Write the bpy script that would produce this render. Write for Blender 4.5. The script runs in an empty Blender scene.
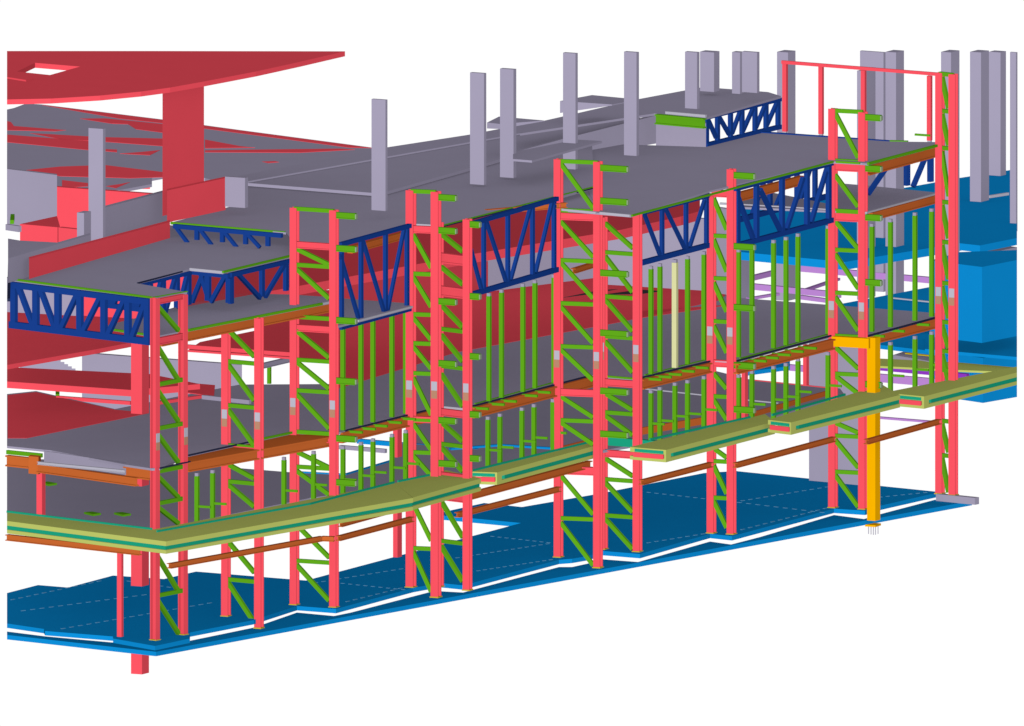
import bpy, bmesh, math, random
from mathutils import Vector
random.seed(4)
SC = bpy.context.scene
COL = SC.collection

# ------------------------------------------------------------------ plan frame
# One unit of the survey grid is S metres.  Points are given by their bearing
# (x across, y = sheet row) and level H; sk is the sine of the viewing elevation.
S = 0.03
SK = 0.14
CK = math.sqrt(1 - SK * SK)

def V(px, py, H=0.0):
    return Vector(((px - 512) * S, (640 - (py + H)) / SK * S, H * S / CK))

def dirv(slope):                      # unit plan direction of a line of that slope
    v = Vector((1, -slope / SK, 0)); return v.normalized()
W = dirv(0.065)                       # along the fins
U = dirv(-0.25)                       # along the facade bays
XO = dirv(-0.183)                     # overall facade
YO = dirv(0.12)                       # overall short side
Z = Vector((0, 0, 1))

# ------------------------------------------------------------------ materials
AMB = 6.1
def lin(c):
    c = c / 255
    return c / 12.92 if c <= .04045 else ((c + .055) / 1.055) ** 2.4
MATS = {}
def mat(name, rgb, rough=.55, metal=0., gain=1.):
    m = bpy.data.materials.new(name); m.use_nodes = True
    nt = m.node_tree; b = nt.nodes['Principled BSDF']
    col = [min(1, lin(c) / AMB * gain) for c in rgb]
    tc = nt.nodes.new('ShaderNodeTexCoord')
    ns = nt.nodes.new('ShaderNodeTexNoise'); ns.inputs['Scale'].default_value = .9; ns.inputs['Detail'].default_value = 5
    nt.links.new(tc.outputs['Object'], ns.inputs['Vector'])
    mx = nt.nodes.new('ShaderNodeMix'); mx.data_type = 'RGBA'
    mx.inputs['A'].default_value = (*[c * .97 for c in col], 1)
    mx.inputs['B'].default_value = (*[min(1, c * 1.03) for c in col], 1)
    nt.links.new(ns.outputs['Fac'], mx.inputs['Factor'])
    nt.links.new(mx.outputs['Result'], b.inputs['Base Color'])
    b.inputs['Roughness'].default_value = rough
    b.inputs['Specular IOR Level'].default_value = .0
    MATS[name] = m
    return m
RED = mat('red_paint', (255, 86, 101))
GREEN = mat('green_paint', (98, 172, 28))
NAVY = mat('navy_paint', (26, 66, 150))
BLUE = mat('blue_concrete', (14, 148, 226))
GREY = mat('grey_concrete', (168, 162, 188))
BROWN = mat('brown_paint', (212, 110, 52))
ORANGE = mat('amber_paint', (255, 184, 0))
OLIVE = mat('olive_cladding', (196, 206, 110))
TEAL = mat('teal_strip', (30, 170, 135))
LIGHT = mat('pale_metal', (190, 188, 205))
TAN = mat('tan_plate', (190, 140, 115))
YEL = mat('yellow_plate', (215, 190, 40))
DARK = mat('dark_trim', (45, 50, 80))
CREAM = mat('cream_paint', (225, 226, 170))
PURP = mat('lilac_paint', (196, 142, 222))
VIOL = mat('violet_paint', (150, 60, 205))
OPENING_SHADE = mat('opening_shade', (110, 104, 112), gain=.35)  # shade inside floor openings, painted as a flat dark colour
GREYG = mat('galvanised_plate', (150, 170, 140))
DASH = mat('chalk_line', (110, 175, 220))

# ------------------------------------------------------------------ mesh helpers
def new_obj(name, bm, m, parent=None):
    bmesh.ops.recalc_face_normals(bm, faces=bm.faces)
    if parent is not None:
        o0 = parent
        off = Vector((0, 0, 0))
        while o0 is not None:
            off += o0.location; o0 = o0.parent
        bmesh.ops.translate(bm, verts=bm.verts, vec=-off)
    me = bpy.data.meshes.new(name); bm.to_mesh(me); bm.free()
    me.materials.append(m)
    o = bpy.data.objects.new(name, me); COL.objects.link(o)
    if parent is not None: o.parent = parent
    return o
def tag(o, label, cat, group=None):
    o['label'] = label; o['category'] = cat
    if group: o['group'] = group
    return o
def thing(name, label, cat, loc, group=None):
    o = bpy.data.objects.new(name, None); COL.objects.link(o)
    o.location = loc; o.empty_display_size = .2
    return tag(o, label, cat, group)

def prism(bm, top, bottom):
    a = [bm.verts.new(p) for p in top]; b = [bm.verts.new(p) for p in bottom]
    bm.faces.new(a); bm.faces.new(list(reversed(b)))
    n = len(a)
    for i in range(n):
        j = (i + 1) % n
        bm.faces.new((a[i], b[i], b[j], a[j]))
    return bm
def slab_bm(pts, H, t, bm=None, ref=None):
    bm = bm or bmesh.new()
    dy = 0 if ref is None else ref - H          # outline measured on another level
    top = [V(p[0], p[1] + dy, p[2] if len(p) > 2 else H) for p in pts]
    k = S / CK
    return prism(bm, top, [p - Z * ((q[3] if len(q) > 3 else t) * k) for p, q in zip(top, pts)])
def section(bm, p, q, side, up, poly):
    """sweep a 2-D outline (list of (s,u), in grid units) from p to q"""
    a = [p + side * s * S + up * u * S for s, u in poly]
    b = [q + side * s * S + up * u * S for s, u in poly]
    return prism(bm, a, b)
def frame_of(p, q, ref=None):
    d = (q - p).normalized()
    if abs(d.z) > .98: side = W.copy()
    else: side = d.cross(Z).normalized()
    if ref is not None: side = (ref - d * ref.dot(d)).normalized()
    up = side.cross(d).normalized()
    if up.z < 0: up = -up
    return side, up
def rect(w, h): return [(-w/2, -h/2), (w/2, -h/2), (w/2, h/2), (-w/2, h/2)]
def ibeam(w, h, tf=None, tw=None):
    tf = tf or h * .14; tw = tw or w * .16
    a, b, c = w / 2, h / 2, tw / 2
    return [(-a, -b), (a, -b), (a, -b+tf), (c, -b+tf), (c, b-tf), (a, b-tf), (a, b), (-a, b), (-a, b-tf), (-c, b-tf), (-c, -b+tf), (-a, -b+tf)]
def bar_bm(p, q, w, h, I=False, bm=None):
    bm = bm or bmesh.new(); s, u = frame_of(p, q)
    return section(bm, p, q, s, u, ibeam(w, h) if I else rect(w, h))
def post_bm(x, y, H0, H1, w, h, ax=W, ay=None, I=False, bm=None):
    """vertical member, foot at grid point (x,y) of level 0"""
    bm = bm or bmesh.new()
    ay = ay or Vector((-ax.y, ax.x, 0))
    p = V(x, y, 0); z0 = H0 * S / CK; z1 = H1 * S / CK
    return section(bm, p + Z * z0, p + Z * z1, ax, ay, ibeam(w, h) if I else rect(w, h))

def slab(name, pts, H, t, m, label, cat, group=None):
    return tag(new_obj(name, slab_bm(pts, H, t), m), label, cat, group)
def wall(name, x0, y0, x1, y1, H, hgt, thick, m, label, cat='wall', group=None, h2=None):
    """upright wall standing on level H"""
    d = thick * SK; h2 = hgt if h2 is None else h2
    base = [V(x0, y0, H), V(x1, y1, H), V(x1, y1 - d, H), V(x0, y0 - d, H)]
    k = S / CK
    top = [base[0] + Z*hgt*k, base[1] + Z*h2*k, base[2] + Z*h2*k, base[3] + Z*hgt*k]
    return tag(new_obj(name, prism(bmesh.new(), top, base), m), label, cat, group)
def beam(name, x0, y0, x1, y1, H, w, h, m, label, cat='beam', group=None, I=True):
    return tag(new_obj(name, bar_bm(V(x0, y0, H), V(x1, y1, H), w, h, I), m), label, cat, group)

# ------------------------------------------------------------------ lattice towers
def tower(label, inner, outer, tops, low, rungs, beams, diags, arms, armlen=22, a=7.4, splice=(190, 198, 207), ax=W, plates=True, foot_in=0):
    xi, yi = inner; xo, yo = outer
    t = thing('lattice_tower', label, 'tower', V(xi, yi, foot_in), 'lattice towers along the facade')
    n = Vector((-ax.y, ax.x, 0))
    if n.y < 0: n = -n                                   # points away, into the bay
    for (x, y, h0, h1) in ((xi, yi, foot_in, tops[0]), (xo, yo, low, tops[1])):
        c = new_obj('column', post_bm(x, y, h0, h1, a, a, ax, n, True), RED, t)
        if splice:
            q = V(x, y, 0) - n * (a / 2 + .25) * S
            for z0, z1, m in ((splice[1], splice[2], LIGHT), (splice[0], splice[1], TAN)):
                bm = bmesh.new()
                section(bm, q + Z * z0 * S / CK, q + Z * z1 * S / CK, ax, n, rect(a * .78, .5))
                new_obj('splice_plate', bm, m, c)
        if plates:
            bm = bmesh.new(); p = V(x, y, 0)
            section(bm, p + Z * (h0 - .3) * S, p + Z * (h0 + .8) * S, ax, n, rect(a * 1.15, a * 1.25))
            new_obj('base_plate', bm, YEL, c)
    def I(h): return V(xi, yi, 0) + Z * h * S / CK
    def O(h): return V(xo, yo, 0) + Z * h * S / CK
    for h in rungs: new_obj('rung', bar_bm(I(h), O(h), 3.4, 4.0), GREEN, t)
    for b in beams:
        h, d = b[0], b[1]; m = b[2] if len(b) > 2 else RED
        new_obj('cross_beam', bar_bm(I(h), O(h), 5.5, d, True), m, t)
    for h0, h1 in diags:
        a0, b0 = I(h0), O(h1); d = xo - xi
        hv = Vector((b0.x - a0.x, b0.y - a0.y, 0))
        new_obj('diagonal_brace', bar_bm(a0 + hv * (2 / d), b0 - hv * (4.6 / d), 3.6, 4.2), GREEN, t)
    for h in arms:
        p = O(h) + ax * 2 * S
        o = new_obj('outrigger', bar_bm(p, p + ax * (armlen * 1.05) * S, 4.6, 6.2, True), GREEN, t)
        e = p + ax * (armlen * 1.05) * S
        new_obj('end_plate', bar_bm(e, e + ax * 1.2 * S, 3.8, 4.8), GREYG, o)
    return t
def pairs(hs, skip=()): return [(hs[i] - 3, hs[i+1] + 4) for i in range(len(hs) - 1) if i not in skip]

tower('short corner lattice tower carrying the leftmost blue truss', (155, 640), (183, 634.5), (342, 340), 0,
      [255, 211, 168, 136, 44], [(338, 5), (298, 7)], [(334, 305), (294, 255), (250, 214), (206, 173), (164, 138), (133, 112), (84, 44), (40, 2)],
      [], a=7.0, ax=XO)
tower('low lattice tower under the brown beam, second from the left', (226, 616), (259, 619), (285, 301), -9,
      [255, 211, 171, 135, 37], [(168, 6)], [(287, 262), (252, 218), (207, 173), (152, 140), (132, 112), (75, 46), (34, -4)], [])
tower('third lattice tower from the left, at the left end of the tall roof', (294.5, 604.5), (334, 607), (397, 397), 0,
      [396, 340, 288, 245, 214.5, 173, 138, 44], [(360, 6.5), (277, 6.5), (167, 6)],
      [(356, 342), (336, 308), (274, 249), (243, 218), (211, 178), (153, 139), (134, 112), (80, 49), (40, 6)],
      [392, 359, 287, 226.5, 169, 125], 21)
tower('fourth lattice tower from the left, standing on the lower blue strip', (411, 587), (436, 588), (397, 396.5), -9,
      [396, 313.5, 273, 244, 214, 167, 135, 39], [(358, 7), (168, 6)],
      [(353, 320), (311, 281), (270, 248), (241, 219), (210, 173), (164, 138), (132, 112), (84, 47), (36, -4)],
      [391, 358, 287, 225, 168, 125], 19, a=8.2)
tower('lattice tower with two wide red beams crossing near its top, fifth from the left', (439, 586.5), (467.5, 590), (364, 371), 0,
      [258, 221, 143, 46], [(329, 10), (296, 10), (175, 7), (113, 4), (91, 8)],
      [(353, 338), (320, 305), (282, 262), (252, 228), (213, 183), (165, 148), (140, 118), (86, 52), (41, 8)],
      [366, 294, 234, 176, 132], 11)
tower('tall lattice tower in the middle, standing on the lower blue strip', (558.5, 557), (598, 558.5), (398, 397), -9,
      [396, 347, 297, 254, 211, 137, 39], [(341, 7), (165, 7), (87, 8)],
      [(394, 350), (336, 301), (295, 260), (251, 215), (208, 178), (161, 141), (135, 114), (82, 44), (35, -7)],
      [391, 358, 286, 226, 168, 125], 29)
tower('lattice tower just right of the middle one, ending below the roof edge', (603, 549), (637.5, 551.5), (332, 338), 0,
      [297, 253, 213, 137, 70, 34], [(338, 8), (167, 7), (96, 7)],
      [(326, 303), (293, 259), (250, 220), (208, 179), (156, 141), (134, 116), (91, 75), (67, 39), (31, 2)], [], 20)
tower('slim lattice tower right of the cream post, one column above the roof', (711.5, 533), (731.5, 534), (337, 365), 0,
      [297.5, 255, 212, 137, 72, 35.6], [(340, 7), (170, 7)],
      [(335, 304), (294, 262), (251, 222), (208, 181), (160, 145), (134, 114), (85, 76), (68, 40), (33, 6)], [359, 288, 227, 169, 125], 22)
tower('tall lattice tower beside the amber column, with green bracing', (833, 507.5), (863, 509), (399, 397), 0,
      [397, 347, 297, 258, 215, 172, 134, 72, 36], [(341, 8), (291, 8)],
      [(395, 351), (333, 302), (287, 260), (254, 220), (211, 178), (161, 140), (132, 115), (85, 76), (68, 41), (33, 2)], [392, 341, 292, 227, 125], 17)
tower('tallest lattice tower at the right end of the facade, on the grey beam', (940, 493.5), (953.3, 495), (421, 421), 0,
      [420, 383, 346, 292, 252, 211, 172, 143, 124, 73, 38.6], [],
      [(417, 386), (380, 349), (343, 298), (289, 256), (249, 215), (208, 176), (169, 146), (140, 112), (70, 42), (36, 2)], [], 20)

# ------------------------------------------------------------------ blue trusses
def truss(label, a, b, top, bot, posts, diags, cw=4.5, ch=4.2, mw=4.0, bc=True):
    """a, b: plan ends (x, y at level 0); members given by x only"""
    t = thing('roof_truss', label, 'truss', V(a[0], a[1], bot), 'blue trusses of the building')
    def P(x, h):
        f = (x - a[0]) / (b[0] - a[0]); return V(x, a[1] + (b[1] - a[1]) * f, 0) + Z * h * S / CK
    new_obj('top_chord', bar_bm(P(a[0], top - ch/2), P(b[0], top - ch/2), cw, ch), NAVY, t)
    if bc: new_obj('bottom_chord', bar_bm(P(a[0], bot + ch/2), P(b[0], bot + ch/2), cw, ch + .8), NAVY, t)
    ax = (P(b[0], 0) - P(a[0], 0)).normalized()
    for x in posts:
        p = P(x, 0); bm = bmesh.new()
        section(bm, p + Z * (bot + ch) * S / CK, p + Z * (top - ch) * S / CK, ax, Vector((-ax.y, ax.x, 0)), rect(mw * 1.25, mw * .9))
        new_obj('vertical_strut', bm, NAVY, t)
    for x0, h0, x1, h1 in diags:
        new_obj('diagonal_strut', bar_bm(P(x0, h0), P(x1, h1), mw * .85, mw * .95), NAVY, t)
    return t
# left end, front
truss('long blue truss along the left front under the low roof, behind the corner tower', (10, 621.5), (150, 638.8), 340, 294,
      [14, 36, 58, 80, 104, 128, 147.5], [(19, 335, 33, 299), (41, 335, 55, 299), (77, 335, 61, 299), (100, 335, 83, 299), (124, 335, 108, 299), (145, 335, 132, 299)], ch=6, mw=5.2)
truss('short inner blue truss half hidden behind the right end of the long one', (96, 606), (150, 612.5), 338, 300, [112, 136], [(98, 334, 110, 304), (124, 334, 114, 304), (126, 334, 135, 304), (148, 334, 138, 304)], mw=4.6)
truss('short blue truss under the back edge of the roof notch', (133, 621.5), (190, 608.5), 338, 300, [150, 163, 177, 188.5],
      [(136, 334, 148, 302), (161, 334, 152, 302), (175, 334, 165, 302), (187, 334, 179, 302)], mw=4.6, bc=False)
truss('blue truss turning the corner of the roof notch', (191, 608), (229, 612), 338, 305, [208, 229], [(203, 335, 192, 306), (201, 335, 209, 310), (225, 335, 211, 308)], mw=4.6, bc=False)
truss('blue truss of four struts left of the third tower, over the low deck', (230, 611), (290, 597), 338, 303, [231, 262, 286],
      [(238, 335, 260, 306), (285, 335, 265, 306)], mw=4.4, bc=False)
truss('shallow blue truss closing the step between low roof and tall roof', (174, 581), (282, 590.5), 357, 339, [197, 222.5, 245.7, 268],
      [(176, 354, 188, 339), (200, 354, 212, 339), (224, 354, 237, 339), (247, 354, 260, 341)], mw=3.6, ch=4.2, bc=False)
# facade bays
truss('blue truss of the leftmost tall bay, between third and fourth towers', (340, 606.5), (410, 587.5), 364, 277, [341.5, 361, 385.5, 407],
      [(340, 352, 358.5, 283), (363, 359, 384, 283), (404, 360, 387.5, 283)], mw=3.9)
truss('wide blue truss between the fifth tower and the middle tower', (470, 583), (557, 557.5), 361, 286, [483.7, 507.8, 532.5, 554],
      [(471, 333, 481.5, 290), (486, 358, 506, 291), (530.5, 358, 510.5, 291), (552, 357, 535.5, 291)], mw=3.9)
truss('blue truss above the cream post', (641, 551), (709, 533), 340, 286, [662, 686, 706.5],
      [(644, 337, 660, 291), (665.5, 336, 684.8, 291), (704.5, 334, 689.5, 291)], mw=3.8)
truss('dense blue truss right of the slim tower with brown beams behind it', (735, 534), (832, 508), 347, 286, [737.5, 756.5, 782, 807, 828.7],
      [(738, 336, 753, 291), (760, 338, 780.5, 291), (803, 338, 786.5, 291), (826, 338, 811, 291)], mw=4.6)
truss('inner blue truss half hidden behind the dense one', (738, 512), (836, 486), 335, 290, [770, 797, 815],
      [(767, 330, 752, 294), (792, 330, 775, 294), (812, 330, 800, 294), (830, 330, 818, 294)], mw=4.2)
truss('blue truss under the roof between the two right hand towers', (868, 493), (936, 482), 332, 297, [907, 930.5],
      [(889, 326, 868, 299), (926, 328, 913, 299)], mw=4.6, bc=False)
truss('blue truss under the raised roof block at upper right', (706, 478), (780, 459.5), 362, 331, [706.5, 717.5, 730.5, 742, 755, 766, 778],
      [(708, 358, 716, 338), (719, 358, 729, 338), (740, 358, 732, 338), (753, 358, 743, 338), (765, 358, 756, 338), (777, 358, 767, 338)], mw=4.0, ch=3.6)

# ------------------------------------------------------------------ roofs and floors
def edged_slab(name, pts, H, t, m, label, cat, trims):
    o = tag(new_obj(name, slab_bm(pts, H, t), m), label, cat)
    for (x0, y0, x1, y1, mm, w, h, dz) in trims:
        new_obj('edge_trim', bar_bm(V(x0, y0, H + dz), V(x1, y1, H + dz), w, h), mm, o)
    return o
edged_slab('roof_slab', [(10, 279), (151, 297.5), (158, 298), (187, 292), (135, 283), (190, 268.8), (223, 272), (291, 256), (293, 235), (168, 225), (168, 236), (29, 276)], 340, 2.2, GREY,
           'low grey roof deck with a notch at the left end', 'roof slab',
           [(11, 279, 151, 297.4, GREEN, 2.5, 2.0, .2), (223, 272, 290, 256, GREEN, 2.5, 2, .2), (152, 297.8, 187, 291.6, GREEN, 2, 1.4, .1),
            (190, 269.2, 223, 272.4, LIGHT, 2, 2.6, -.4), (137, 283.4, 189, 269.5, DARK, 2, 1.6, -.8)])
edged_slab('roof_slab', [(171, 222.5), (286, 232.5), (294, 243.5), (335, 246), (341, 243.5), (410, 224.7), (431, 225.7), (440, 226), (470, 217.5), (556, 198), (594, 187), (592, 143),
            (560, 148), (470, 158), (390, 183), (372, 186), (248, 179), (247, 202)], 354, 2, GREY, 'large tall grey roof deck over the left and middle bays', 'roof slab',
           [(171, 223, 285, 232.6, GREEN, 2.2, 2.4, -.4), (341, 243.6, 410, 224.8, LIGHT, 1.6, 1.2, 0), (441, 226, 593, 187.2, GREEN, 1.8, 1.4, .2), (441, 226.9, 593, 188.2, DARK, 1.8, 1.2, -.6),
            (412, 224.6, 431, 225.6, LIGHT, 2, 2.2, .2), (296, 243, 332, 245.4, LIGHT, 2, 1.8, .2)])
edged_slab('roof_slab', [(586, 187.5), (600, 212.8), (631, 215.5), (709, 191), (833, 161.5), (862, 163), (868, 163.6), (940, 144.5), (935, 142), (890, 141.5), (762, 133), (706, 147),
            (580, 143)], 348, 2, GREY, 'tall grey roof deck over the right hand bays', 'roof slab',
           [(632, 215.6, 833, 161.8, GREEN, 2.2, 1.8, .2), (868, 163.8, 940, 144.8, GREEN, 2.4, 2.6, .2), (562, 209.6, 596, 212.8, LIGHT, 2, 2, .3), (600, 213, 630, 215.8, LIGHT, 2, 2.4, .2), (836, 161.8, 860, 163.2, GREEN, 2, 2, .2)])
slab('roof_slab', [(560, 209.3), (596, 212.5), (631, 215.5), (627, 209), (600, 184), (560, 194)], 347.6, 2, GREY, 'small grey deck joining the middle tower and its neighbour', 'roof slab')
edged_slab('floor_slab', [(100, 327), (157, 336), (335, 301), (330, 297), (291, 294.5), (225, 293), (190, 303), (140, 317)], 300, 2, GREY, 'grey balcony deck above the brown beam at left', 'floor slab',
           [(102, 328, 156, 336, GREEN, 2.2, 2.2, .2), (188, 330.3, 322, 303.8, GREEN, 2.4, 2.4, .2), (322, 303.8, 335, 301.2, LIGHT, 2.4, 2.0, .2)])
edged_slab('floor_slab', [(338, 326), (412, 306.5), (405, 303), (338, 298)], 283, 2, GREY, 'narrow grey floor behind the leftmost tall truss', 'floor slab',
           [(358, 321, 412, 306.8, LIGHT, 2, 1.8, 0)])
edged_slab('floor_slab', [(836, 210.5), (866, 212.5), (939, 192.8), (868, 185.5), (836, 183)], 297, 2, GREY, 'grey deck between the two right hand towers', 'floor slab',
           [(866, 212.8, 939, 193, LIGHT, 2.2, 1.6, 0)])
edged_slab('floor_slab', [(742, 207), (836, 211), (834, 205), (760, 190), (738, 195)], 297, 2, GREY, 'grey floor seen through the dense blue truss', 'floor slab', [(720, 203.5, 832, 210, LIGHT, 2, 2, .2)])

# mid floor
mid = edged_slab('floor_slab', [(7, 446), (52, 450.5), (125, 464.5), (152, 468.5), (160, 468), (188, 455), (293, 432), (332, 433.5), (341, 432), (415, 413.5), (431, 409), (441, 406.5), (463, 409),
            (472, 406), (560, 382.5), (593, 375), (604, 376), (634, 378.5), (641, 377.5), (711, 360.5), (728, 361.5), (735, 361), (834, 334.5), (862, 336), (867, 336), (942, 315.5),
            (935, 313), (741, 298), (735, 284), (620, 265), (476, 260), (410, 260), (335, 275), (331, 384), (240, 384.5), (200, 392), (115, 409), (36, 391), (7, 394)], 172, 2.2, GREY,
           'long grey middle floor of the building', 'floor slab',
           [(160, 468.2, 190, 461.5, DARK, 1.6, 1.4, .3), (188, 455.5, 252, 441.5, DARK, 1.6, 1.5, .3), (252, 441, 293, 432.3, GREEN, 2, 2.2, .3), (345, 430.8, 432, 409, DARK, 1.6, 1.5, .2), (472, 406.3, 591, 375.5, DARK, 1.6, 1.5, .2),
            (475, 403.8, 560, 380.8, GREEN, 1.5, 1.2, .4), (641, 377.8, 711, 361, DARK, 1.6, 1.6, .2), (645, 375, 709, 359, GREEN, 1.5, 1.2, .4), (736, 361.2, 834, 334.9, DARK, 1.6, 1.6, .2), (740, 358.5, 832, 333.2, GREEN, 1.5, 1.2, .4),
            (867, 336.3, 943, 315.8, DARK, 1.8, 1.8, .3), (605, 376.2, 633, 378.6, GREEN, 2, 2, .3), (712, 360.6, 728, 361.6, LIGHT, 2, 2, .3), (836, 334.8, 861, 336.2, GREEN, 2, 1.8, .3), (442, 407, 463, 409, LIGHT, 2, 2, .3)])
new_obj('ledger', slab_bm([(187, 456), (187, 462.5), (335, 435.5), (335, 433.5), (293, 432.5)], 170, 1.2), BROWN, mid)
def patch(pts, H, parent, name='red_area', m=RED, t=.25):
    return new_obj(name, slab_bm(pts, H + .3, t), m, parent)
patch([(336, 389), (457, 352), (620, 322), (720, 300), (735, 286), (620, 266), (476, 261), (410, 261), (336, 276)], 172, mid)
patch([(563, 297.5), (600, 290), (618, 289), (590, 294)], 172.3, mid, 'opening_shade_patch', OPENING_SHADE)  # dark patch painted on the floor for a shaded opening, no hole cut
patch([(603, 294.5), (640, 289.5), (662, 291), (640, 294)], 172.3, mid, 'opening_shade_patch', OPENING_SHADE)
patch([(640, 311), (736, 304), (640, 318)], 172, mid)
patch([(7.5, 395), (36, 392), (115, 409.5), (149, 413), (27, 438), (7.5, 438)], 172, mid)
low = edged_slab('floor_slab', [(7, 512), (153, 530), (310, 498), (470, 475), (600, 451), (750, 424), (845, 395), (840, 388.5), (752, 380), (712, 370), (600, 378), (440, 408), (410, 430), (392, 461), (345, 475), (300, 473), (200, 465), (7, 458)],
            100, 2.5, GREY, 'long grey lower floor behind the olive ledge', 'floor slab',
           [(300, 472.6, 345, 475, BLUE, 3, 2.4, 0), (345, 475, 392, 461, BLUE, 3, 2.4, 0), (752, 380, 826, 387.5, RED, 2, 1, .3)])
for x, y in ((92, 513), (122, 513.5), (48, 483)):
    new_obj('floor_box', slab_bm([(x - 8, y - 1), (x + 1, y + 1.2), (x + 9, y), (x, y - 1.6)], 102, 2), GREEN, low)

# foundation
fnd = tag(new_obj('foundation_slab', slab_bm([(7, 623.5), (44, 629), (45, 631), (113, 636.5), (113, 638.5), (155, 646), (190, 638.5), (190, 632.5), (254, 620), (297, 606), (336, 609), (413, 588), (440, 583), (469, 586),
            (472, 583), (559, 559.8), (572, 558.8), (588, 556), (603, 551), (640, 554), (710, 533.8), (732, 536.2), (834, 508.7), (865, 510.7), (880, 505.8), (938, 492.6), (935, 491.5), (736, 471), (704, 473), (600, 493.5), (522, 507), (484, 503), (432, 514.5), (521, 523),
            (394, 557), (306, 580.5), (196, 571.5), (164, 579), (113, 575.5), (68, 587.5), (38, 585), (7, 593)], 0, 4.4), BLUE),
    'broad blue foundation slab carrying the red columns', 'slab')
def dashes(x0, y0, x1, y1, n):
    bm = bmesh.new()
    for i in range(n):
        f0 = (i + .15) / n; f1 = f0 + .42 / n
        bar_bm(V(x0 + (x1-x0)*f0, y0 + (y1-y0)*f0, .15), V(x0 + (x1-x0)*f1, y0 + (y1-y0)*f1, .15), 1.9, .3, bm=bm)
    new_obj('dashed_line', bm, DASH, fnd)
for d in ((10, 600, 104, 580, 12), (20, 611, 150, 594, 14), (60, 629, 215, 602, 18), (118, 579.5, 182, 589, 8), (313, 583, 406, 568, 12), (340, 583, 408, 590, 9), (345, 602, 405, 587, 8),
          (455, 558, 552, 543, 14), (490, 536, 553, 543, 9), (476, 571, 555, 559, 12), (646, 543, 708, 533, 8), (646, 492, 708, 499, 8), (740, 501, 832, 486, 12), (736, 502, 828, 513, 10), (740, 530, 830, 507, 12), (870, 498, 930, 492, 8)):
    dashes(*d)
slab('foundation_strip', [(7, 635), (156, 651.8), (972, 500.8), (935, 499.7), (880, 514.2), (864, 519), (834, 515), (760, 537), (731, 544.5), (710, 541.5), (638, 562), (603, 559.3), (588, 563.5), (572, 567), (559, 567), (472, 590), (463, 592.5), (441, 591.3),
      (430, 592), (351, 612.5), (334, 616), (297, 612.5), (254, 627.5), (191, 640.5), (157, 647.5), (113, 642.5), (45, 636.3), (7, 631.5)], -10, 4.5, BLUE,
     'narrow blue footing strip along the front, below the foundation slab', 'footing')
beam('stub_beam', 938, 497, 977, 501, -3, 7, 7, GREY, 'grey stub beam under the tallest tower', I=False)

# ------------------------------------------------------------------ olive ledge
def ledge(label, i0, i1, o0, o1, H=112, end=True, stripe=None, d=(4.6, 4.2, 3.6), extra=None):
    t = thing('ledge_panel', label, 'ledge', V(o0[0], o0[1], H), 'olive ledge panels along the facade')
    poly = [i0, o0, o1, i1] if not extra else [i0, o0, o1] + extra + [i1]
    new_obj('deck', slab_bm(poly, H, d[0]), OLIVE, t)
    def mv(p, q, f): return (p[0] + (q[0]-p[0])*f, p[1] + (q[1]-p[1])*f)
    L = math.hypot(o1[0]-o0[0], o1[1]-o0[1])
    f = 9 / L if end else 0
    k = .04
    j0, p0 = mv(i0, i1, f), mv(o0, o1, f)
    new_obj('teal_strip', slab_bm([mv(j0, p0, .1), mv(p0, j0, k), mv(o1, i1, k), mv(i1, o1, .1)], H - d[0], d[1], ref=H), TEAL, t)
    new_obj('bottom_panel', slab_bm([i0, o0, o1, i1], H - d[0] - d[1], d[2], ref=H), OLIVE, t)
    if end:
        h = sum(d)
        a, b = mv(i0, o0, .1), mv(i0, o0, .97)
        c = mv(o0, o1, 2.2 / L)
        bm = slab_bm([mv(o0, i0, .05), o0, mv(o0, o1, 5 / L), mv(mv(o0, o1, 5/L), mv(i0, i1, 5/L), .05)], H - d[0], d[1], ref=H)
        new_obj('end_frame', bm, OLIVE, t)
        for nm, f0, f1, hh, tt, mm in (('end_teal', .14, .93, 1.2, 3.0, TEAL), ('end_beam', .1, .93, 4.9, 4.6, RED)):
            p, q = mv(i0, o0, f0), mv(i0, o0, f1)
            new_obj(nm, slab_bm([(p[0] - .5, p[1] + .1), (q[0] - .5, q[1] + .1), (q[0] + .5, q[1] - .1), (p[0] + .5, p[1] - .1)], H - hh, tt, ref=H), mm, t)
    if stripe:
        for (a, b) in stripe:
            new_obj('upstand', bar_bm(V(a[0], a[1], H + .8), V(b[0], b[1], H + .8), 1.6, 2.2), TEAL, t)
    return t
ledge('olive ledge along the short left side of the building', (7, 512), (153, 529.5), (7, 521), (166, 541.5), end=False, stripe=[((7, 511.6), (152, 529))])
ledge('longest olive ledge, running right from the building corner', (153, 529.5), (395, 483), (166, 541.5), (413, 498), end=False, stripe=[((157, 531.5), (310, 504)), ((310, 504), (394, 482.5))])
ledge('short olive ledge in front of the fifth tower', (395, 483), (446, 470), (413, 497.5), (481, 478.5), H=112, end=False, stripe=[((398, 481.5), (430, 475))])
ledge('olive ledge left of the middle tower with an open end', (469, 471.5), (590, 442), (497, 472.5), (596, 445.5), H=112, stripe=[((471, 471), (590, 442))])
ledge('olive ledge right of the middle tower with an open end', (630, 447), (765, 414), (666, 450), (775, 421.5), H=113, stripe=[((650, 439.5), (750, 417.2))], extra=None)
ledge('olive ledge left of the amber column with an open end', (768, 419.8), (882, 384.5), (791, 422.5), (900, 395), H=118, stripe=[((772, 415), (845, 394.5))])
ledge('olive ledge at the far right end, wrapping around the last tower', (884, 392.6), (1017, 366.5), (924, 396.5), (1017, 372.5), H=115)
wall('link_panel', 602, 445, 660, 449.5, 100, 8, 8, TEAL, 'teal upstand panel between the middle tower and the next', 'panel')
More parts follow.
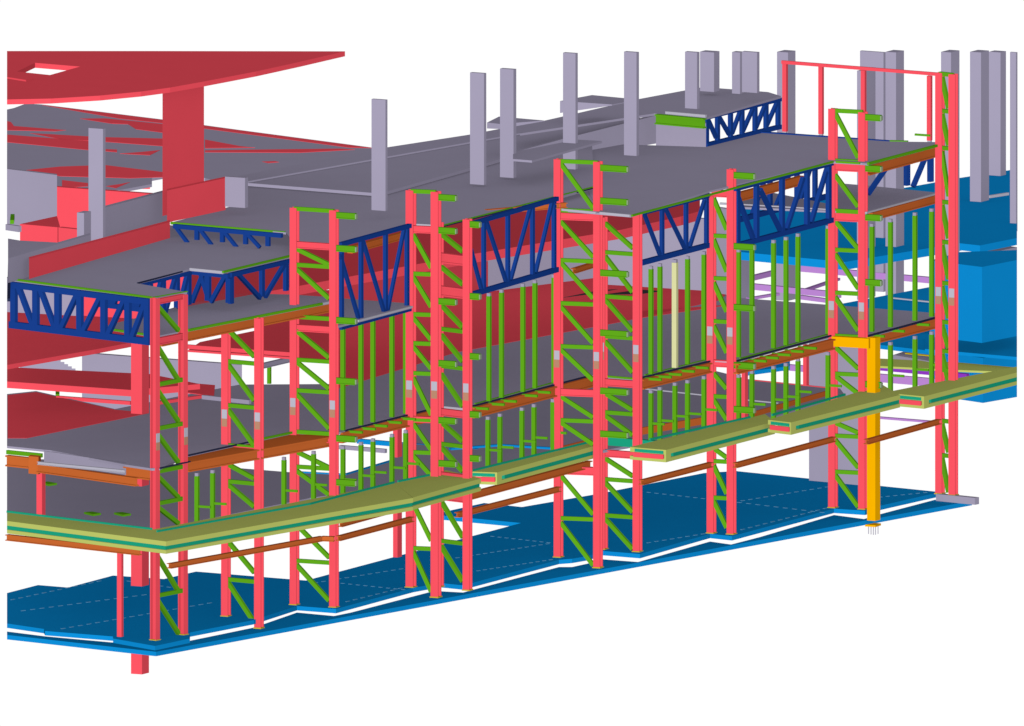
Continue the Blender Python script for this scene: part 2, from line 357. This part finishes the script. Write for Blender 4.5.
slab('ledge_floor', [(880, 366), (880, 358.5), (960, 362.5), (1017, 367.5), (1010, 372), (958, 370)], 100, 2, OLIVE, 'olive floor behind the last two towers', 'floor slab')
wall('underledge_beam', 640, 453, 660, 455, 90, 5, 6, RED, 'red beam in the open ledge end beside the middle tower', 'beam')

# ------------------------------------------------------------------ brown beams
def edge_beam(label, x0, y0, x1, y1, H, depth, stubs, g='brown beams under the middle floor'):
    t = thing('edge_beam', label, 'beam', V(x0, y0, H), g)
    new_obj('girder', bar_bm(V(x0, y0, H), V(x1, y1, H), 6, depth, True), BROWN, t)
    for x in stubs:
        f = (x - x0) / (x1 - x0); y = y0 + (y1 - y0) * f
        p = V(x, y, H) + Z * (depth / 2 - .6) * S - W * 4 * S
        new_obj('stub', bar_bm(p, p + W * 20 * S, 3.2, 2.4), GREEN, t)
    return t
def brown(label, *a, **k): return edge_beam(label, *a, **k)
t = thing('edge_beam', 'stepped brown beam along the left end under the middle floor', 'beam', V(7, 460, 165), 'brown beams under the middle floor')
new_obj('girder', bar_bm(V(7, 460.5, 162), V(30, 463, 162), 6, 11, True), BROWN, t)
new_obj('girder', bar_bm(V(38, 468, 160), V(137, 482, 160), 6, 8.5, True), BROWN, t)
new_obj('girder', bar_bm(V(125, 471.5, 163), V(151, 474.5, 163), 6, 11, True), BROWN, t)
new_obj('bracket', slab_bm([(28.5, 456), (38.5, 457), (41, 455.5), (31, 454.5)], 170, 17.5), BROWN, t)
beam('channel', 38, 463, 125, 471.5, 168, 4, 3, LIGHT, 'pale metal channel lying along the stepped brown beam', 'channel')
wall('upstand', 44, 463, 126, 475, 160, 12, 3, GREY, 'pale upstand wall at the left end of the middle floor', 'upstand')
beam('green_rail', 7, 452, 42, 455.5, 170, 3, 4, GREEN, 'green rail beside the pale upstand at far left', 'rail', I=False)
brown('brown beam from the corner tower to the third tower', 187, 467, 334, 440.5, 165, 10, [])
brown('brown beam of the leftmost tall bay', 340, 438, 431, 415.5, 166, 10.5, [348, 361, 373, 387, 401])
brown('brown beam between the fifth tower and the middle tower', 472, 413, 594, 381, 166, 10.5, [474, 490, 502, 523, 536])
brown('brown beam under the cream post', 641, 384.5, 710, 367.5, 166, 10, [647, 657, 667, 680, 694])
brown('brown beam between slim tower and amber column', 736, 369, 833, 344, 166, 10.5, [741, 752, 764, 776, 789, 802])
brown('brown beam between amber column and tallest tower', 867, 340.5, 938, 322.5, 166, 10, [870, 890, 915])
g2 = 'brown roof beams'
brown('brown beam under the balcony deck at left', 160, 341.5, 334, 306, 293, 10, [], g=g2)
brown('brown beam under the roof between the right hand towers', 867, 170.5, 938, 151, 336, 10, [], g=g2)
brown('brown beam under the deck between the right hand towers', 870, 217, 937, 198.5, 292, 8, [], g=g2)
brown('brown joist behind the wide blue truss', 486, 212, 566, 205, 352, 5, [], g=g2)
brown('brown joist behind the leftmost tall truss', 350, 250, 412, 233, 345, 7, [], g=g2)
brown('brown joist behind the dense blue truss', 738, 197, 802, 180, 330, 9, [], g=g2)
brown('brown joist beside the middle tower', 573, 271, 594, 264.5, 240, 5, [], g=g2)
g3 = 'brown tie beams below the ledge'
brown('brown tie from the corner tower to the third tower below the ledge', 169, 566, 322, 538.5, 75, 5, [], g=g3)
brown('short brown link at the third tower below the ledge', 322, 538.5, 334, 539, 75, 5, [], g=g3)
brown('brown tie between third and fourth towers below the ledge', 338, 538.5, 412, 519, 75, 5, [], g=g3)
brown('brown tie between fifth and middle towers below the ledge', 457, 515, 559, 489, 75, 5, [], g=g3)
brown('brown tie right of the middle tower below the ledge', 641, 482.5, 711, 464.5, 75, 5, [], g=g3)
brown('brown tie from slim tower to amber column below the ledge', 735, 465.5, 834, 439, 75, 5, [], g=g3)
brown('brown tie from amber column to tallest tower below the ledge', 866, 442, 939, 421.5, 75, 5, [], g=g3)
brown('brown beam tight under the ledge left of the middle tower', 470, 496, 590, 464, 92, 7, [], g=g3)
brown('brown beam under the ledge at the short left side', 7, 537.3, 140, 552.3, 88, 6, [], g=g3)
brown('thin brown beam tight under the ledge by the fourth tower', 340, 525, 412, 505, 92, 4, [], g=g3)
wall('lower_girder', 641, 435, 706, 424, 100, 7, 5, BROWN, 'rust brown girder behind lower posts under the cream post', 'girder')
wall('lower_girder', 750, 418, 834, 394, 100, 5, 5, BROWN, 'rust brown girder behind lower posts by the amber column', 'girder')
wall('lower_girder', 560, 452, 592, 444, 100, 5, 5, BROWN, 'rust brown girder behind the middle tower', 'girder')

# ------------------------------------------------------------------ facade posts
def make_post(name, h0, h1, label, m, arm, w=4.1):
    t = thing(name, label, 'post', V(512, 640 - h0, h0))
    new_obj('shaft', post_bm(512, 640, h0, h1 - 3, w, w * .95), m, t)
    new_obj('cap', post_bm(512, 640, h1 - 3, h1, w * .85, w * .8), GREY, t)
    if arm:
        p = V(512, 640, 0) + Z * 27 * S
        p.z = (h0 + 26) * S
        new_obj('arm', bar_bm(p, p + W * 15 * S, 1.8, 2.4), GREEN, t)
    return t
def copy_thing(src, loc, label, group):
    r = src.copy(); COL.objects.link(r); r.location = loc
    r['label'] = label; r['group'] = group
    for ch in src.children:
        c = ch.copy(); COL.objects.link(c); c.parent = r
    return r
tall0 = make_post('facade_post', 173, 281, '', GREEN, False)
low0 = make_post('facade_post', 100, 158, '', GREEN, True)
ORD = ['first', 'second', 'third', 'fourth', 'fifth', 'sixth']
bays = [('leftmost tall bay', [(343, 430), (361, 425), (373, 422), (392, 417), (405.7, 413.5)], [(343, 446), (361, 442), (373, 438.5), (392, 434), (405.7, 430)]),
        ('bay left of the middle tower', [(489, 401), (501.6, 397.5), (523, 391.6), (535, 388), (554, 382.5)], [(488, 416.5), (500, 413.5), (522, 407.5), (534, 404), (553, 399)]),
        ('bay of the cream post', [(651, 374), (660, 371.5), (675, 367.5), (687.6, 364), (704, 359.5)], [(651, 390), (660, 387), (675, 382.5), (687.6, 380), (704, 376)]),
        ('bay right of slim tower', [(738.6, 357), (752, 353), (773.6, 348), (786, 345), (798, 341.5), (828, 333.5)], [(738.6, 374.5), (752, 370.5), (773.6, 366), (786, 363), (798, 358), (828, 352)]),
        ('bay left of tallest tower', [(872, 331.5), (890.5, 327), (915, 320.5), (931.7, 316.5)], [(890.5, 342), (915, 336), (931.7, 331.5)])]
used = {'tall': False, 'low': False}
def put(src, key, x, y, H, label, group):
    loc = V(x, y, H); loc.z = src.location.z
    if not used[key]:
        used[key] = True; src.location = loc; src['label'] = label; src['group'] = group; return src
    return copy_thing(src, loc, label, group)
GT, GL = 'tall green posts of the upper bays', 'short green posts below the middle floor'
for bn, ups, lows in bays:
    for i, (x, y) in enumerate(ups):
        if (x, y) == (675, 367.5): continue
        put(tall0, 'tall', x, y, 173, 'tall green post, %s from left, in the %s' % (ORD[i], bn), GT)
    for i, (x, y) in enumerate(lows):
        put(low0, 'low', x, y, 158, 'short green post below the middle floor, %s from left, %s' % (ORD[i], bn), GL)
cr = make_post('facade_post', 173, 281, 'pale cream post standing among the green posts', CREAM, False, 5)
loc = V(675, 367.5, 173); loc.z = cr.location.z; cr.location = loc; cr['group'] = GT
for x, y, l in ((197, 473, 'left of the two short green posts beside the corner tower'), (212.7, 470, 'right of the two short green posts beside the corner tower'),
                (284, 457, 'short green post just left of the third tower'), (313.6, 451, 'short green post inside the third tower')):
    put(low0, 'low', x, y, 158, l, GL)

# ------------------------------------------------------------------ concrete columns
def ccol(x0, x1, x2, yb, H, ytop, label, m=GREY, name='concrete_column', cat='column', g='grey concrete columns'):
    a = (x1, yb); b = (x0, yb - .07 * (x1 - x0)); c = (x2, yb - .25 * (x2 - x1)); d = (b[0] + c[0] - a[0], b[1] + c[1] - a[1])
    hgt = yb - ytop
    pts = [(p[0], p[1] - hgt) for p in (a, b, d, c)]
    return tag(new_obj(name, slab_bm(pts, H + hgt, hgt), m), label, cat, g)
for a in ((88.5, 103, 105.5, 250, 344, 129, 'grey column in front of the bright red wall at upper left'),
          (77, 84, 91, 250, 347, 213, 'short grey column beside the tall one at upper left'),
          (371.5, 385.5, 387.5, 211, 362, 100, 'grey column on the roof, leftmost of those right of the red dome pillar'),
          (470, 484, 486.3, 185, 356, 73.5, 'left column of the close pair of grey columns'),
          (500, 513.5, 516.3, 178, 356, 69.5, 'right column of the close pair of grey columns'),
          (563, 575.5, 577.8, 178.5, 345, 53.5, 'grey column passing through the small grey plate'),
          (624, 636.5, 639, 161, 343, 52.5, 'grey column standing alone left of the raised roof block'),
          (685, 697, 699.5, 109, 385, 52.5, 'grey column at the front of the raised roof block'),
          (700, 714, 719.5, 92, 380, 52.5, 'broad grey column behind the front one on the raised roof block'),
          (742, 757, 759.5, 93, 385, 52.5, 'grey column at the right of the raised roof block'),
          (732, 740, 744, 95, 375, 52.5, 'grey column mostly hidden at the right of the raised roof block'),
          (777, 788, 795.5, 170, 290, 52.5, 'grey column behind the left post of the red frame'),
          (857, 861, 875.5, 300, 100, 71, 'dark sided grey column, shorter than its neighbours, behind the red frame'),
          (860, 883.5, 885.5, 292, 96, 52.5, 'broad grey column behind the red frame'),
          (885.5, 896, 904, 297, 100, 52.5, 'grey column with dark side right of the broad one behind the red frame'),
          (941, 951, 959.5, 257, 150, 52.5, 'grey column just behind the tallest tower'),
          (970, 981, 989, 202, 150, 52.5, 'grey column standing in front on the blue terrace at right'),
          (989, 1000.5, 1006, 176, 150, 52.5, 'grey column behind the front one on the blue terrace at right'),
          (1010, 1016, 1017.5, 231.5, 150, 52.5, 'grey column at the extreme right edge'),
          (776, 788, 795.5, 301, 97, 256, 'grey column under the blue terrace seen between posts'),
          (739, 741, 751, 302, 97, 256, 'dark sided grey column under the blue terrace left of the other'),
          ):
    ccol(*a)

# ------------------------------------------------------------------ roof plateaus behind
slab('roof_plateau', [(654, 113.5), (706, 117.5), (781, 96), (768, 92), (703, 87), (639, 99), (578, 113), (545, 120.5), (520, 125), (520, 133.5)], 376, 2.2, GREY,
     'raised grey roof plateau at the back', 'roof slab')
slab('roof_plateau', [(524, 132.5), (524, 124.2), (470, 134.5), (389, 147), (372, 150), (238, 176), (238, 183)], 360, 1.6, GREY, 'long low grey roof strip behind the middle roof step', 'roof slab')
slab('roof_plateau', [(248, 183), (380, 193.5), (468, 168.5), (590, 133), (640, 116), (496, 136.5), (238, 182.5)], 358, 3, GREY, 'middle grey roof step with pale edge in front of the plateau', 'roof slab')
slab('roof_plate', [(513, 159), (532, 160.5), (602, 141), (577, 139.5), (513, 152)], 380, 2.2, GREY, 'small grey plate around a column on the roof', 'roof plate')
bm = bmesh.new(); k = S / CK
def quadwall(p, q, h0, h1, th):
    b = [V(p[0], p[1], 343), V(q[0], q[1], 343)]; off = Vector((0, th * S, 0))
    b += [b[1] + off, b[0] + off]
    prism(bm, [b[0] + Z*h0*k, b[1] + Z*h1*k, b[2] + Z*h1*k, b[3] + Z*h0*k], b)
quadwall((468, 177), (563, 160), 12, 21, 10); quadwall((563, 160), (656, 143.5), 21, 28, 10)
tag(new_obj('riser_wall', bm, GREY), 'grey riser wall below the plateau behind the roof columns', 'wall')
wall('riser_wall', 656, 146, 706, 150.5, 343, 27, 10, GREY, 'grey riser wall under the green beam of the raised block', 'wall')
beam('green_beam', 656, 119, 705, 123.4, 372, 6, 10, GREEN, 'broad green beam under the raised roof block')
beam('edge_strip', 666, 112.5, 706, 116, 386, 3, 2.5, LIGHT, 'pale strip on the left edge of the raised roof block', 'strip', I=False)
slab('roof_hatch', [(487, 122.5, 392, 6), (500, 124, 392, 5), (545, 120.5, 392, .5), (499, 116.5, 392, 4)], 392, 6, GREY, 'low grey roof box behind the close pair of columns', 'roof box')
slab('roof_hatch', [(560, 101, 398, 12), (612, 104.5, 398, 1), (639, 99.5, 398, .8), (592, 95, 398, 8)], 398, 12, GREY, 'higher grey roof box behind the column with the plate', 'roof box')
beam('roof_edge_beam', 762, 133, 891, 142, 342, 4, 3, NAVY, 'navy beam along the far edge of the right roof', I=False)
beam('roof_edge_beam', 890, 141.5, 908, 142, 343, 4, 2.6, GREEN, 'green piece ending the navy roof edge beam', I=False)
fr = thing('red_gantry', 'open red gantry of four posts and a top rail on the right roof', 'frame', V(785, 133, 342))
for x, y, h in ((785, 134, 72), (821, 136.5, 70), (863.5, 139.3, 69), (929.5, 143, 67)):
    p = new_obj('frame_post', slab_bm([(x - 2.8, y - h), (x + 1.2, y - h + .3), (x + 3, y - h - .3), (x - 1, y - h - .6)], 342 + h, h - 2.5), RED, fr)
    new_obj('foot', slab_bm([(x - 2.3, y - 2.6), (x + 1, y - 2.3), (x + 2.5, y - 2.8), (x - .8, y - 3)], 344.5, 2.4), LIGHT, p)
new_obj('top_rail', bar_bm(V(782, 62, 414), V(948, 75, 414), 3, 3.2), RED, fr)
beam('roof_rail', 915, 134.5, 930, 135.5, 350, 2, 2, GREEN, 'small green rail at the right post of the red frame', 'rail', I=False)

# ------------------------------------------------------------------ amber column
t = thing('amber_column', 'bright amber steel column with a bracket beam at right', 'column', V(873, 511, -16))
c = new_obj('shaft', slab_bm([(867, 337.4), (875.3, 338), (880.3, 336.8), (872, 336.2)], 173, 183), ORANGE, t)
new_obj('bracket_beam', bar_bm(V(833, 341, 167.5), V(870, 343.2, 167.5), 7, 10, False), ORANGE, t)
new_obj('base_plate', slab_bm([(865, 524.5), (875.5, 525.2), (881, 523.4), (871, 522.4)], -14, 2), ORANGE, t)
for x, y in ((868.5, 526), (871, 526.5), (873.3, 526.8), (875.5, 526.8), (878, 526)):
    new_obj('anchor_bolt', post_bm(x, y - 17, -25, -16, .7, .7), LIGHT, t)

# ------------------------------------------------------------------ red members
def rcol(x0, x1, x2, yb, H, ytop, label): return ccol(x0, x1, x2, yb, H, ytop, label, RED, 'red_column', 'column', 'red columns inside the building')
rcol(131, 142, 149, 674.5, -88, 343, 'thick red column piercing every floor at left, its foot below the slab')
rcol(36.5, 42, 45.5, 519, 100, 472, 'short red column under the stepped brown beam')
rcol(117, 121.5, 123.5, 637, 0, 549, 'slender red column left of the corner tower below the ledge')
rcol(393, 397.5, 402, 557.5, 0, 425, 'red column behind the facade left of the fourth tower')
rcol(803, 806.5, 809, 386, 100, 345, 'red column behind the posts left of the amber column')
rcol(741.5, 745, 748, 420, 100, 370, 'red column behind the posts right of the slim tower')

# curved roof at upper left
arc = [(7, 99.5), (50, 98.6), (100, 95.6), (141, 91.6), (170, 87.6), (204, 81.5), (256, 71.5), (300, 61.8), (345, 51.3)]
bm = bmesh.new()
Hd = 489
# roof plate with a cut opening: two halves share the slit through the hole
ringA = [(7, 51), (35, 51), (35, 62.8), (17, 71.5), (50, 75), (51, 98.6), (7, 99.5)]
ringB = [(35, 51), (150, 51), (345, 51.3), (300, 61.8), (256, 71.5), (204, 81.5), (170, 87.6), (141, 91.6), (100, 95.6), (51, 98.6), (50, 75), (80, 66.6), (35, 62.8)]
for r in (ringA, ringB): slab_bm(r, Hd, 5.0, bm)
dome = tag(new_obj('curved_roof', bm, RED), 'huge red roof disc with a curved rim and square opening at upper left', 'roof')
new_obj('roof_kerb', slab_bm([(7, 77), (26, 80), (33, 77.6), (7, 75.8)], Hd + 1.6, 1.6), RED, dome)
t = thing('dome_pillar', 'broad red wall pillar holding up the red roof disc', 'pillar', V(163, 216, 362))
new_obj('shaft', slab_bm([(162.5, 92), (204, 82), (204, 80), (162.5, 90)], 484, 124), RED, t)
new_obj('foot_wall', slab_bm([(167, 190.6), (225.5, 178), (225.5, 176.5), (167, 189)], 386, 32), RED, t)
ccol(225, 245, 248, 208, 362, 178, 'grey block at the foot of the red pillar', GREY, 'concrete_block', 'block', None)
wall('parapet_wall', 29, 279, 170, 238, 340, 20, 14, RED, 'long red parapet wall behind the low roof at left', 'wall', h2=16)
wall('back_wall', 8, 283, 90, 259.5, 340, 24.5, 14, GREY, 'low grey wall behind the left end of the red parapet')
wall('back_wall', 96, 251, 168, 231, 340, 41, 14, GREY, 'tall grey wall behind the red parapet, with a red door', h2=40)
wall('door', 142, 232, 149.5, 230, 345, 30, 2, RED, 'red door leaf in the tall grey back wall', 'door')
slab('back_roof', [(8, 258), (92, 235.5), (82, 238), (58, 242.5), (20, 240.5), (8, 238.5)], 357, 2, GREY, 'grey deck behind the low back wall at far left', 'roof slab')
wall('red_wall', 57, 237, 153, 244, 315, 50, 8, RED, 'bright red wall behind the grey column at upper left')
slab('red_box', [(20, 224), (57.5, 227.3), (60, 226.7), (57, 216)], 352, 17, RED, 'bright red box in front of the pale wall at far left', 'box')
slab('red_box', [(58.5, 227.4), (83, 230), (86, 229.3), (62, 226.6)], 353, 17, RED, 'smaller red box right of the larger one at far left', 'box')
wall('pale_wall', 7, 226, 57, 232, 315, 57, 8, GREY, 'pale grey wall at the left edge below the red disc')
beam('green_stub', 12, 222, 12.6, 216, 352, 4, 4, GREEN, 'tiny green stub by the pale wall at far left', 'stub', I=False)
beam('pale_beam', 7, 227, 20, 229, 352, 4, 6, GREY, 'pale beam end at the left edge beside the red box', I=False)
beam('dark_jamb', 8.6, 300, 9.6, 258, 338, 3, 3, DARK, 'dark upright strip at the left end of the low roof', 'strip', I=False)

# far grey terrace with red areas
ter = tag(new_obj('terrace', slab_bm([(7, 109.5), (14, 108), (26, 103.5), (42, 104.5), (163, 119.5), (240, 130), (372, 147.5), (372, 165), (247, 190), (205, 178), (163, 176), (152, 178), (152, 184), (120, 190), (57, 192), (7, 192)], 250, 3), GREY),
          'vast grey terrace with red areas behind the red pillar', 'terrace')
for p in ([(42, 104.8), (163, 119.8), (240, 130.3), (372, 147.8), (350, 147.5), (240, 133), (163, 123), (120, 118.5)],
          [(80, 118.5), (105, 118.3), (163, 124), (163, 132.5), (136, 129), (128, 124), (112, 123.5)],
          [(7, 121), (11, 122), (14, 126), (66, 130), (56, 131), (7, 130)],
          [(30, 133), (100, 137), (163, 138.5), (163, 146), (104, 141.5), (60, 139)],
          [(7, 134.5), (50, 138), (90, 141), (90, 150), (7, 142)], [(105, 149), (117, 149.5), (117, 152), (105, 151)],
          [(120, 153.5), (140, 152), (160, 150), (150, 155)], [(205, 139.5), (240, 146), (255, 147.5), (205, 148)], [(205, 150.2), (340, 148.5), (355, 149.5), (300, 152.5), (205, 152)],
          [(26, 170), (60, 166.5), (105, 165), (163, 172), (163, 177), (130, 178), (60, 176)], [(62, 180), (88, 183), (88, 186), (62, 188)], [(262, 161.5), (275, 161), (279, 162), (268, 162.8)],
          [(106, 186), (120, 184), (130, 182), (116, 188)]):
    patch(p, 250, ter, t=.3)
slab('red_terrace', [(57, 187), (150, 187), (125, 182.5), (60, 176)], 246, 2, RED, 'dark red strip of terrace behind the bright red wall', 'terrace')

# interior of the left end
slab('red_floor', [(7, 365), (95, 349.5), (131, 342.5), (150, 338), (150, 310), (7, 306)], 228, 4.5, RED, 'red upper floor seen through and under the left truss', 'floor slab')
slab('red_floor', [(7, 381.5), (131, 390), (200, 384), (150, 374), (7, 367)], 178, 6.5, RED, 'red floor band across the left end with a bright rim', 'floor slab')
wall('back_wall', 7, 312, 78, 316, 228, 34, 8, GREY, 'grey inner wall seen through the long blue truss')
wall('red_wall', 52, 316, 142, 321, 226, 26, 6, RED, 'bright red inner wall seen through the long blue truss')
wall('red_wall', 134, 300, 206, 297, 226, 36, 6, RED, 'bright red inner wall seen through the roof notch')
wall('pale_wall', 82, 409, 242, 421, 130, 56, 8, GREY, 'long pale wall behind the thick red column')
beam('red_beam', 57, 397.5, 131, 403, 172, 4, 3.6, RED, 'thin bright red beam left of the thick red column', I=False)
beam('red_beam', 187, 346.5, 296, 354.5, 245, 4, 4, RED, 'thin red beam crossing behind the second tower', I=False)
beam('red_beam', 158, 403, 205, 396, 174, 4, 3, RED, 'short red kerb on the middle floor by the corner tower', I=False)
beam('pale_beam', 203, 397, 250, 402, 174, 4, 4, GREY, 'pale kerb on the middle floor by the second tower', I=False)
beam('green_strut', 57.5, 396, 57.6, 386, 160, 4, 4, GREEN, 'small green post between the red floors at left', 'post', I=False)
slab('red_floor', [(188, 350), (331, 360), (334, 290), (272, 290), (258, 330), (200, 342)], 230, 2, RED, 'red floor behind the second and third towers', 'floor slab')
slab('red_floor', [(155, 388), (214, 396), (215, 385), (156, 380)], 172.8, 1, RED, 'small red floor area right of the corner tower', 'floor slab')
beam('pale_beam', 262, 366, 296, 358, 200, 5, 5, GREY, 'short pale beam between second and third towers')
ccol(267, 270, 271.5, 384, 172, 363, 'thin green post between second and third towers', GREEN, 'green_strut', 'post', None)
# staircase
bm = bmesh.new()
prof = [(20, 375), (20, 366), (36, 360), (55, 357.5)]
for i in range(7): prof += [(57 + i * 3.7, 357.5 + i * 2.2), (57 + i * 3.7, 359.7 + i * 2.2)]
prof += [(82, 373), (82, 376)]
G0 = 545
def SP(x, y, d): return V(x, y, G0 - d - y)
prism(bm, [SP(x, y, 0) for x, y in prof], [SP(x, y, 4) for x, y in prof])
tag(new_obj('staircase', bm, GREY), 'grey staircase side at the left end behind the red floors', 'staircase')

# big red roof beam and back walls in the upper storey
slab('red_gallery', [(184, 307), (473, 254), (620, 230), (681, 216.5), (700, 211), (700, 196), (560, 196), (330, 225), (184, 264)], 300, 9, RED, 'long red gallery slab behind the blue trusses', 'floor slab')
wall('back_wall', 488, 292, 612, 276, 172, 56, 8, GREY, 'grey rear wall behind the wide blue truss')
wall('pale_wall', 608, 285, 713, 291.5, 172, 72, 8, GREY, 'pale rear wall behind the cream post bay')
wall('pale_wall', 713, 293, 735, 296, 172, 86, 8, GREY, 'dark rear wall behind the slim tower')
wall('pale_wall', 809, 480.5, 868, 486, 0, 145, 10, GREY, 'pale wall rising from the foundation behind the amber column')
for x0, y0, x1, y1, H, h, l in ((358, 441, 478, 451, 98, 4.5, 'blue beam behind the fourth and fifth towers'), (450, 449, 500, 445, 101, 2, 'thin blue kerb on the lower floor left'), (500, 445, 596, 451, 101, 2, 'thin blue kerb on the lower floor by the middle tower')):
    beam('blue_beam', x0, y0, x1, y1, H, 5, h, BLUE, l, I=False)
beam('pale_beam', 340, 447, 386, 451, 100, 4, 4, GREY, 'pale beam behind the lower posts of the leftmost tall bay', I=False)
beam('pale_rail', 643, 388.5, 703, 395, 103, 2, 1.2, LIGHT, 'thin pale rail on the lower floor under the cream post', 'rail', I=False)
beam('pale_rail', 748, 400, 778, 403, 103, 2, 1.2, LIGHT, 'thin pale rail on the lower floor right of the slim tower', 'rail', I=False)

# ------------------------------------------------------------------ blue terraces on the right
slab('blue_terrace', [(735, 251.5), (845, 262), (936, 247), (1017, 233), (1017, 169), (959, 178), (915, 186), (860, 195), (735, 205)], 150, 8, BLUE, 'large blue terrace behind the right half of the building', 'terrace')
beam('pale_kerb', 989, 197, 1008, 194, 151, 3, 3, LIGHT, 'pale kerb on the blue terrace beside a column', 'kerb', I=False)
slab('blue_terrace', [(935, 240.5), (980, 245.5), (1017, 238), (1017, 215), (960, 225)], 158, 7, BLUE, 'smaller blue terrace step at the right edge', 'terrace')
slab('pale_block', [(972, 251), (990, 253), (1017, 247), (1000, 245)], 148, 5, GREY, 'pale block between blue terraces at the right edge', 'block')
slab('blue_block', [(930, 260.5), (982, 267), (1017, 260), (1017, 250), (960, 252)], 200, 76, BLUE, 'big blue block at the right edge behind the tallest tower', 'block')
slab('blue_terrace', [(925, 349), (1017, 357), (1017, 334), (982, 338), (925, 335)], 112, 3.2, BLUE, 'blue ledge slab below the big blue block', 'terrace')
slab('blue_block', [(930, 350), (983, 358), (1017, 352), (1017, 345), (960, 345)], 105, 45, BLUE, 'lower blue block hanging behind the olive ledge', 'block')
slab('blue_terrace', [(840, 304), (935, 286), (945, 286), (945, 322), (840, 318)], 120, 3, BLUE, 'blue floor between posts near the tallest tower', 'terrace')
slab('blue_terrace', [(745, 372), (790, 366), (790, 355), (745, 360)], 100, 4, BLUE, 'small blue slab under the floor right of the slim tower', 'terrace')
slab('blue_terrace', [(872, 344), (940, 352), (940, 330), (872, 332)], 108, 4, BLUE, 'blue slab under the floor between amber column and tallest tower', 'terrace')
beam('pale_rail', 893, 298, 931, 302, 122, 2, 1.2, LIGHT, 'thin pale rail on the blue floor near the tallest tower', 'rail', I=False)
slab('pale_block', [(893, 355), (935, 362), (945, 356), (905, 351)], 101, 6, GREY, 'pale block with yellow top behind the last posts', 'block')
slab('yellow_plate', [(905, 353), (930, 355.5), (938, 353), (915, 351)], 103, 1, YEL, 'yellow plate on the pale block behind the last posts', 'plate')
for x0, y0, x1, y1, H, h, m, l in ((748, 279, 779, 271.5, 110, 5, PURP, 'lilac beam under the blue terrace at left'), (748, 286, 840, 295, 110, 6, PURP, 'thick lilac beam under the blue terrace'),
        (797, 268, 940, 281, 112, 6, PURP, 'long lilac beam under the blue terrace at right'), (748, 299, 778, 294, 108, 2.5, PURP, 'thin lilac beam low behind the posts at left'), (800, 292, 838, 279, 108, 2.5, PURP, 'thin lilac beam sloping up behind the posts'),
        (800, 297, 838, 302, 106, 4, PURP, 'lilac beam low behind the posts at right'), (870, 367, 968, 376, 92, 4.5, VIOL, 'violet beam above the olive ledge near the tallest tower'),
        (870, 377, 940, 383, 92, 8, PURP, 'broad lilac beam above the olive ledge near the tallest tower'), (878, 417.5, 940, 422.5, 60, 2, PURP, 'thin lilac beam below the ledge near the tallest tower'),
        (752, 364, 808, 369, 95, 6, PURP, 'lilac beam under the middle floor right of the slim tower')):
    beam('lilac_beam', x0, y0, x1, y1, H, 5, h, m, l, 'beam', I=False)

# ------------------------------------------------------------------ light, sky, camera
w = bpy.data.worlds.new('World'); SC.world = w; w.use_nodes = True
bg = w.node_tree.nodes['Background']
bg.inputs['Color'].default_value = (1, 1, 1, 1); bg.inputs['Strength'].default_value = .27
EXPO = 1.91
ld = bpy.data.lights.new('sun', 'SUN'); ld.energy = 5.0; ld.angle = math.radians(.5); ld.color = (1, .99, .97)
ld.use_shadow = False
sun = bpy.data.objects.new('sun', ld); COL.objects.link(sun)
L = Vector((-.06, -.962, .252)).normalized()
sun.rotation_euler = L.to_track_quat('Z', 'Y').to_euler()
sun.location = (0, -40, 30)
cd = bpy.data.cameras.new('camera'); cam = bpy.data.objects.new('camera', cd); COL.objects.link(cam)
cd.type = 'ORTHO'; cd.ortho_scale = 1024 * S; cd.clip_start = .1; cd.clip_end = 2000
dirc = Vector((0, CK, -SK))
cam.location = V(512, 363, 0) - dirc * 180
cam.rotation_euler = (math.acos(SK), 0, 0)
cam.rotation_euler = dirc.to_track_quat('-Z', 'Y').to_euler()
SC.camera = cam
SC.view_settings.view_transform = 'Standard'; SC.view_settings.look = 'None'
SC.view_settings.exposure = EXPO; SC.view_settings.gamma = 1
